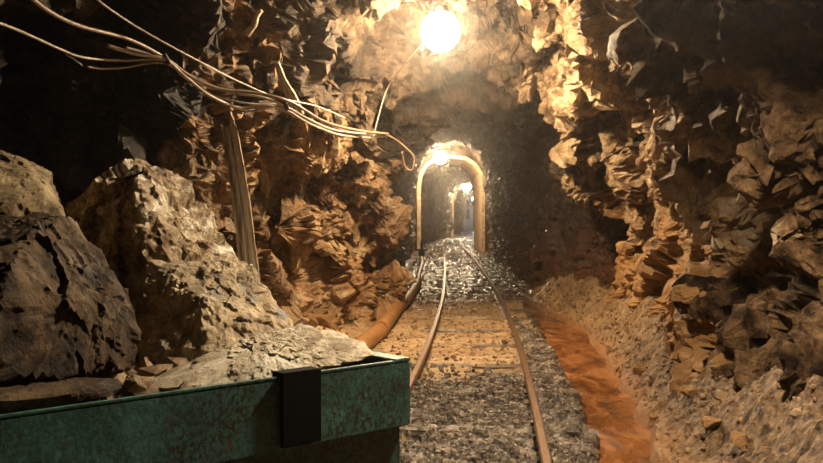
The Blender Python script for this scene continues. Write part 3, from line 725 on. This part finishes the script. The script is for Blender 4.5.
# ------------------------------------------------------------------ timbers on the left wall
def timber(name, a, b, w0, w1, th, seed, label, splint=.12):
    """rough board from a (top) to b (bottom); widths w0, w1; splintered top"""
    a, b = Vector(a), Vector(b); d = (b - a); L = d.length; d.normalize()
    side = d.cross(Vector((0, 1, 0))).normalized(); nrm = side.cross(d).normalized()
    rg = random.Random(seed); nx, nz = 9, 44; bm = bmesh.new(); grid = {}
    tops = [rg.uniform(0, splint) for _ in range(nx)]
    for f in (0, 1):
        for i in range(nx):
            for k in range(nz):
                t = k / (nz - 1); w = w0 * (1 - t) + w1 * t
                z = t * L; 
                if k == 0: z = tops[i]
                elif t * L < tops[i]: z = tops[i] + .001 * k
                s = (i / (nx - 1) - .5) * w + .006 * math.sin(t * 9 + seed) + rg.uniform(-.002, .002)
                edge = 1 - .45 * abs(2 * i / (nx - 1) - 1) ** 3
                o = (th / 2 * edge) * (1 if f else -1) + .004 * math.sin(i * 2.3 + seed) + rg.uniform(-.0015, .0015)
                grid[f, i, k] = bm.verts.new(a + d * z + side * s + nrm * o)
    for i in range(nx - 1):
        for k in range(nz - 1):
            bm.faces.new([grid[0, i, k], grid[0, i, k + 1], grid[0, i + 1, k + 1], grid[0, i + 1, k]])
            bm.faces.new([grid[1, i, k], grid[1, i + 1, k], grid[1, i + 1, k + 1], grid[1, i, k + 1]])
    for k in range(nz - 1):
        for i in (0, nx - 1): bm.faces.new([grid[0, i, k], grid[1, i, k], grid[1, i, k + 1], grid[0, i, k + 1]])
    for i in range(nx - 1):
        for k in (0, nz - 1): bm.faces.new([grid[0, i, k], grid[0, i + 1, k], grid[1, i + 1, k], grid[1, i, k]])
    bmesh.ops.recalc_face_normals(bm, faces=bm.faces)
    o = bobj(name, bm, M_timber)
    return tag(o, label, 'timber')
dT = 5.85
pb = W(262, 330, dT + .1); 
bot = W(256, 300, dT + .05); dirp = (W(250, 270, dT + .03) - W(228, 112, dT)); tpt = W(228, 112, dT)
bot = tpt + dirp * ((gz(-1.05, dT) - .02 - tpt.z) / dirp.z)
timber('timber_prop', tpt, bot, .10, .135, .05, 5, 'weathered timber prop with splintered top leaning on the left wall behind the boulders')
M_pale_wood = rock_mat('pale_split_wood', (.34, .27, .18), (.55, .45, .32), (.70, .60, .46), None, .5, 1, (.6, .85), .1, stretch=(6, 6, .6))
def stake(u0, v0, u1, v1, w0, w1, seed, label, th=.02):
    d = min(hit(u0 + (u1 - u0) * k / 6 + e, v0 + (v1 - v0) * k / 6).y for k in range(7) for e in (-5, 0, 5)) - .04
    timber('wooden_stake', W(u0, v0, d), W(u1, v1, d + .05), w0, w1, th, seed, label, .03).data.materials[0] = M_pale_wood
stake(276, 62, 299, 116, .035, .10, 8, 'pale pointed wooden stake wedged in the rock just above the cable bundle')
stake(262, 10, 248, 36, .03, .05, 9, 'pale split piece of wood stuck high in the left wall')

# ------------------------------------------------------------------ loose rocks
GF = 'fallen rocks at the foot of the left wall'
spec = [(322, 326, 7.6, .20, .16, .13, 'broken brown rock on the floor beneath the dark hollow, left of the pipe'),
        (345, 318, 8.1, .16, .14, .13, 'squarish orange rock beside the pipe, in the middle of the fallen rocks'),
        (368, 306, 8.9, .15, .14, .17, 'upright orange rock leaning at the corner of the left wall'),
        (352, 292, 8.8, .14, .12, .12, 'orange block lying on top of the fallen rocks'),
        (300, 322, 7.3, .15, .14, .10, 'dull brown rock half hidden behind the cream slab'),
        (382, 312, 9.3, .07, .07, .06, 'small orange stone between the wall corner and the pipe'),
        (333, 300, 8.3, .14, .12, .10, 'tilted tan rock right under the hollow in the left wall')]
for i, (u, v, d, sx, sy, sz, lb) in enumerate(spec):
    p = W(u, v, d)
    lump('fallen_rock', p.x, p.y, sx, sy, sz, 300 + i, M_wall, lb, GF, sub=5, z=p.z - sz, sink=0, a1=.09, a2=.05, a3=.012)
p = hit(308, 241, .02)
lump('fallen_rock', p.x, p.y, .055, .05, .04, 330, M_rD, 'small whitish stone resting on the ledge of the left wall', None, sub=4, z=p.z - .04, sink=0)
# stones on the right bank
bank = [(688, 300, .10, .06, 'flat pale stone jutting from the foot of the right wall'), (655, 420, .03, .02, 'small brown stone on the right bank next to the stream'), (690, 395, .05, .035, 'brown stone on the slope below the right wall'), (715, 430, .055, .04, 'rough brown stone low on the right bank'), (742, 452, .06, .05, 'brown stone at the bottom right, nearest the wall foot'), (640, 372, .05, .035, 'tan stone at the top of the right bank'), (610, 352, .045, .03, 'orange-coated stone at the head of the stream'), (672, 352, .06, .05, 'tan lump of rock against the right wall foot'), (700, 372, .04, .035, 'small tan rock against the right wall foot')]
for i, (u, v, s, h, lb) in enumerate(bank):
    d = Vector(W(u, v, 1) - EYE).normalized(); hh = FB.ray_cast(EYE, d); hw = WB.ray_cast(EYE, d)
    p = hh[0]
    if p is None or (hw[0] is not None and hw[3] < hh[3]): p = hw[0]
    lump('bank_stone', p.x, p.y, s, s, h, 400 + i, M_wallr, lb, 'loose stones on the right bank', sub=4, z=p.z, sink=.4, a1=.08, a2=.05, a3=.01)
near = [(600, 403, .035, 'dark stone in the gravel beside the stream'), (505, 342, .03, 'small dark stone beside the right rail'), (585, 440, .03, 'dark stone at the edge of the gravel heap'), (530, 345, .045, 'dark angular stone right of the rail near the passage'), (512, 322, .04, 'dark stone beside the rail close to the red recess')]
for i, (u, v, s, lb) in enumerate(near):
    d = F / (v - HV); p = W(u, v, d)
    lump('track_stone', p.x, p.y, s * 1.3, s, s * .7, 450 + i, M_gravel, lb, 'dark stones beside the right rail', sub=3, sink=.3)

# ------------------------------------------------------------------ lined arch at the end of the passage
def arch_ring(name, y0, y1, xi0, xi1, zs, zt, th, mat, ny=8):
    cxm = (xi0 + xi1) / 2; hw = (xi1 - xi0) / 2
    inner = [(xi0, -.15), (xi0, zs * .5), (xi0, zs)]
    for k in range(1, 8):
        a = math.pi - math.pi * k / 8
        inner.append((cxm + hw * math.copysign(abs(math.cos(a)) ** .85, math.cos(a)), zs + (zt - zs) * math.sin(a) ** .85))
    inner += [(xi1, zs), (xi1, zs * .5), (xi1, -.15)]
    bm = bmesh.new(); rows = []
    for j in range(ny + 1):
        y = y0 + (y1 - y0) * j / ny; ri, ro = [], []
        for i, (x, z) in enumerate(inner):
            n = Vector((x - cxm, 0, max(0, z - zs) * hw / (zt - zs) if z > zs else 0)); 
            n = n.normalized() if n.length > 0 else Vector((1, 0, 0))
            j1 = .012 * math.sin(i * 3.1 + j * 2.3)
            ri.append(bm.verts.new((x + n.x * j1, y, z + n.z * j1))); ro.append(bm.verts.new((x + n.x * (th + 1.1 * 0), y, z + n.z * th)))
        rows.append((ri, ro))
    n = len(inner)
    for j in range(ny):
        for i in range(n - 1):
            bm.faces.new((rows[j][0][i], rows[j + 1][0][i], rows[j + 1][0][i + 1], rows[j][0][i + 1]))
            bm.faces.new((rows[j][1][i], rows[j][1][i + 1], rows[j + 1][1][i + 1], rows[j + 1][1][i]))
        for i in (0, n - 1): bm.faces.new((rows[j][0][i], rows[j][1][i], rows[j + 1][1][i], rows[j + 1][0][i]))
    for j in (0, ny):
        for i in range(n - 1): bm.faces.new((rows[j][0][i], rows[j][0][i + 1], rows[j][1][i + 1], rows[j][1][i]))
    bmesh.ops.recalc_face_normals(bm, faces=bm.faces)
    return tag(bobj(name, bm, mat), kind='structure')
arch_ring('trim_1', 27.3, 30.4, .28, 2.12, 1.95, 2.82, .11, M_lining)
# stone infill between the lining and the rock so no gap shows
arch_ring('trim_2', 27.42, 30.2, .19, 2.21, 2.05, 2.91, 1.6, M_pass)
arch_ring('trim_3', 50.5, 52, 2.35, 4.3, 2.1, 2.75, .9, M_lining)

# far end things
def simple_box(name, lo, hi, mat, parent=None, bev=.02):
    bm = bmesh.new(); bmesh.ops.create_cube(bm, size=1)
    for v_ in bm.verts: v_.co = Vector([(lo[i] + hi[i]) / 2 + v_.co[i] * (hi[i] - lo[i]) for i in range(3)])
    bmesh.ops.bevel(bm, geom=bm.edges[:], offset=bev, segments=2, affect='EDGES')
    return bobj(name, bm, mat, parent)
dF = 74
pa = W(459.5, 227, dF); pz = W(473, 219, dF)
bar = empty('white_barrier', (pa.x, dF, 0)); tag(bar, 'low whitish barrier across the track at the far end of the tunnel', 'barrier')
simple_box('barrier_panel', (0, -.1, .05), (pz.x - pa.x, .1, pz.z - .15), M_white, bar, .03)
simple_box('top_beam', (-.03, -.14, pz.z - .15), (pz.x - pa.x + .03, .14, pz.z), M_white, bar, .03)
for u0, u1, lb in ((464.5, 466.5, 'dim white upright post at the far end, left of the brighter one'), (470, 473, 'bright white upright post at the far end of the tunnel')):
    a = W(u0, 193, dF + 1); b = W(u1, 193, dF + 1)
    po = empty('white_post', (a.x, dF + 1, 0)); tag(po, lb, 'post')
    simple_box('shaft', (0, 0, .1), (b.x - a.x, .2, a.z), M_white, po, .02); simple_box('foot', (-.06, -.06, -.03), (b.x - a.x + .06, .26, .12), M_white, po, .02)

# ------------------------------------------------------------------ lamps
def lamp(x, y, z, r, col, s, label, shade=True, cable=.4):
    root = empty('tunnel_lamp', (x, y, z)); tag(root, label, 'lamp', 'electric lamps along the tunnel roof')
    bm = bmesh.new(); bmesh.ops.create_icosphere(bm, subdivisions=3, radius=r)
    for v_ in bm.verts:
        if v_.co.z > 0: v_.co.z *= 1.12
    g = bobj('globe', bm, emit('lamp_glow_%.0f' % y, col, s), root, True)
    bm = cyl(r * .55, r * .42, r * .95, r * 1.35, seg=20); bobj('socket', bm, M_iron, root)
    o = tube_curve('flex', [(0, 0, r * 1.3), (.01, .0, r * 1.3 + cable * .5), (0, .01, r * 1.3 + cable)], .006, M_iron, parent=root)
    return root
WARM = (1.0, .75, .46)
lamp(.225, 7.05, 2.45, .15, WARM, 440, 'brightest lamp, hanging nearest at the top centre')
lamp(.84, 26.4, 2.77, .19, WARM, 250, 'middle lamp of the three, hanging before the lined arch')
lamp(3.02, 49.5, 2.72, .24, WARM, 260, 'farthest visible lamp, seen through the lined arch')
lamp(4.9, 71, 2.5, .12, (.85, .92, 1.0), 90, 'cool white lamp added to light the far end of the tunnel', cable=.3)  # extra lamp, put in to light the far end
nl = lamp(.92, 2.7, 2.15, .06, (1.0, .82, .58), 1700, 'shaded pendant lamp hanging above the picture between wagon and right wall', cable=.3)
bm = bmesh.new(); bmesh.ops.create_cone(bm, cap_ends=False, segments=32, radius1=.24, radius2=.05, depth=.17, matrix=Matrix.Rotation(math.radians(14), 4, 'Y') @ Matrix.Translation((0, 0, -.025)))  # unseen shade, added and tilted to keep light off ceiling and right wall
sh = bobj('added_lamp_shade', bm, M_iron, nl); md = sh.modifiers.new('thickness', 'SOLIDIFY'); md.thickness = .003

# ------------------------------------------------------------------ haze, world, camera
w = bpy.data.worlds.new('mine_air'); bpy.context.scene.world = w; w.use_nodes = True
t = w.node_tree; bg = t.nodes['Background']; bg.inputs[0].default_value = (.5, .4, .3, 1); bg.inputs[1].default_value = .0
vs = t.nodes.new('ShaderNodeVolumeScatter'); vs.inputs['Color'].default_value = (1, .93, .86, 1); vs.inputs['Density'].default_value = .0035; vs.inputs['Anisotropy'].default_value = .93
t.links.new(vs.outputs[0], t.nodes['World Output'].inputs['Volume'])
cam = bpy.data.cameras.new('camera'); co = bpy.data.objects.new('camera', cam); C.objects.link(co)
cam.sensor_width = 36; cam.lens = 36 * F / 823; cam.clip_end = 200; cam.clip_start = .05
co.location = EYE; co.rotation_euler = (math.radians(90) - math.atan((231.5 - HV) / F), 0, 0)
sc = bpy.context.scene; sc.camera = co
sc.view_settings.view_transform = 'Standard'; sc.view_settings.look = 'None'; sc.view_settings.gamma = 1; sc.view_settings.use_curve_mapping = False
sc.view_settings.exposure = 0.3
cy = sc.cycles; cy.use_denoising = True; cy.max_bounces = 5; cy.diffuse_bounces = 1; cy.glossy_bounces = 3; cy.volume_bounces = 1; cy.sample_clamp_indirect = 4.0; cy.use_adaptive_sampling = True
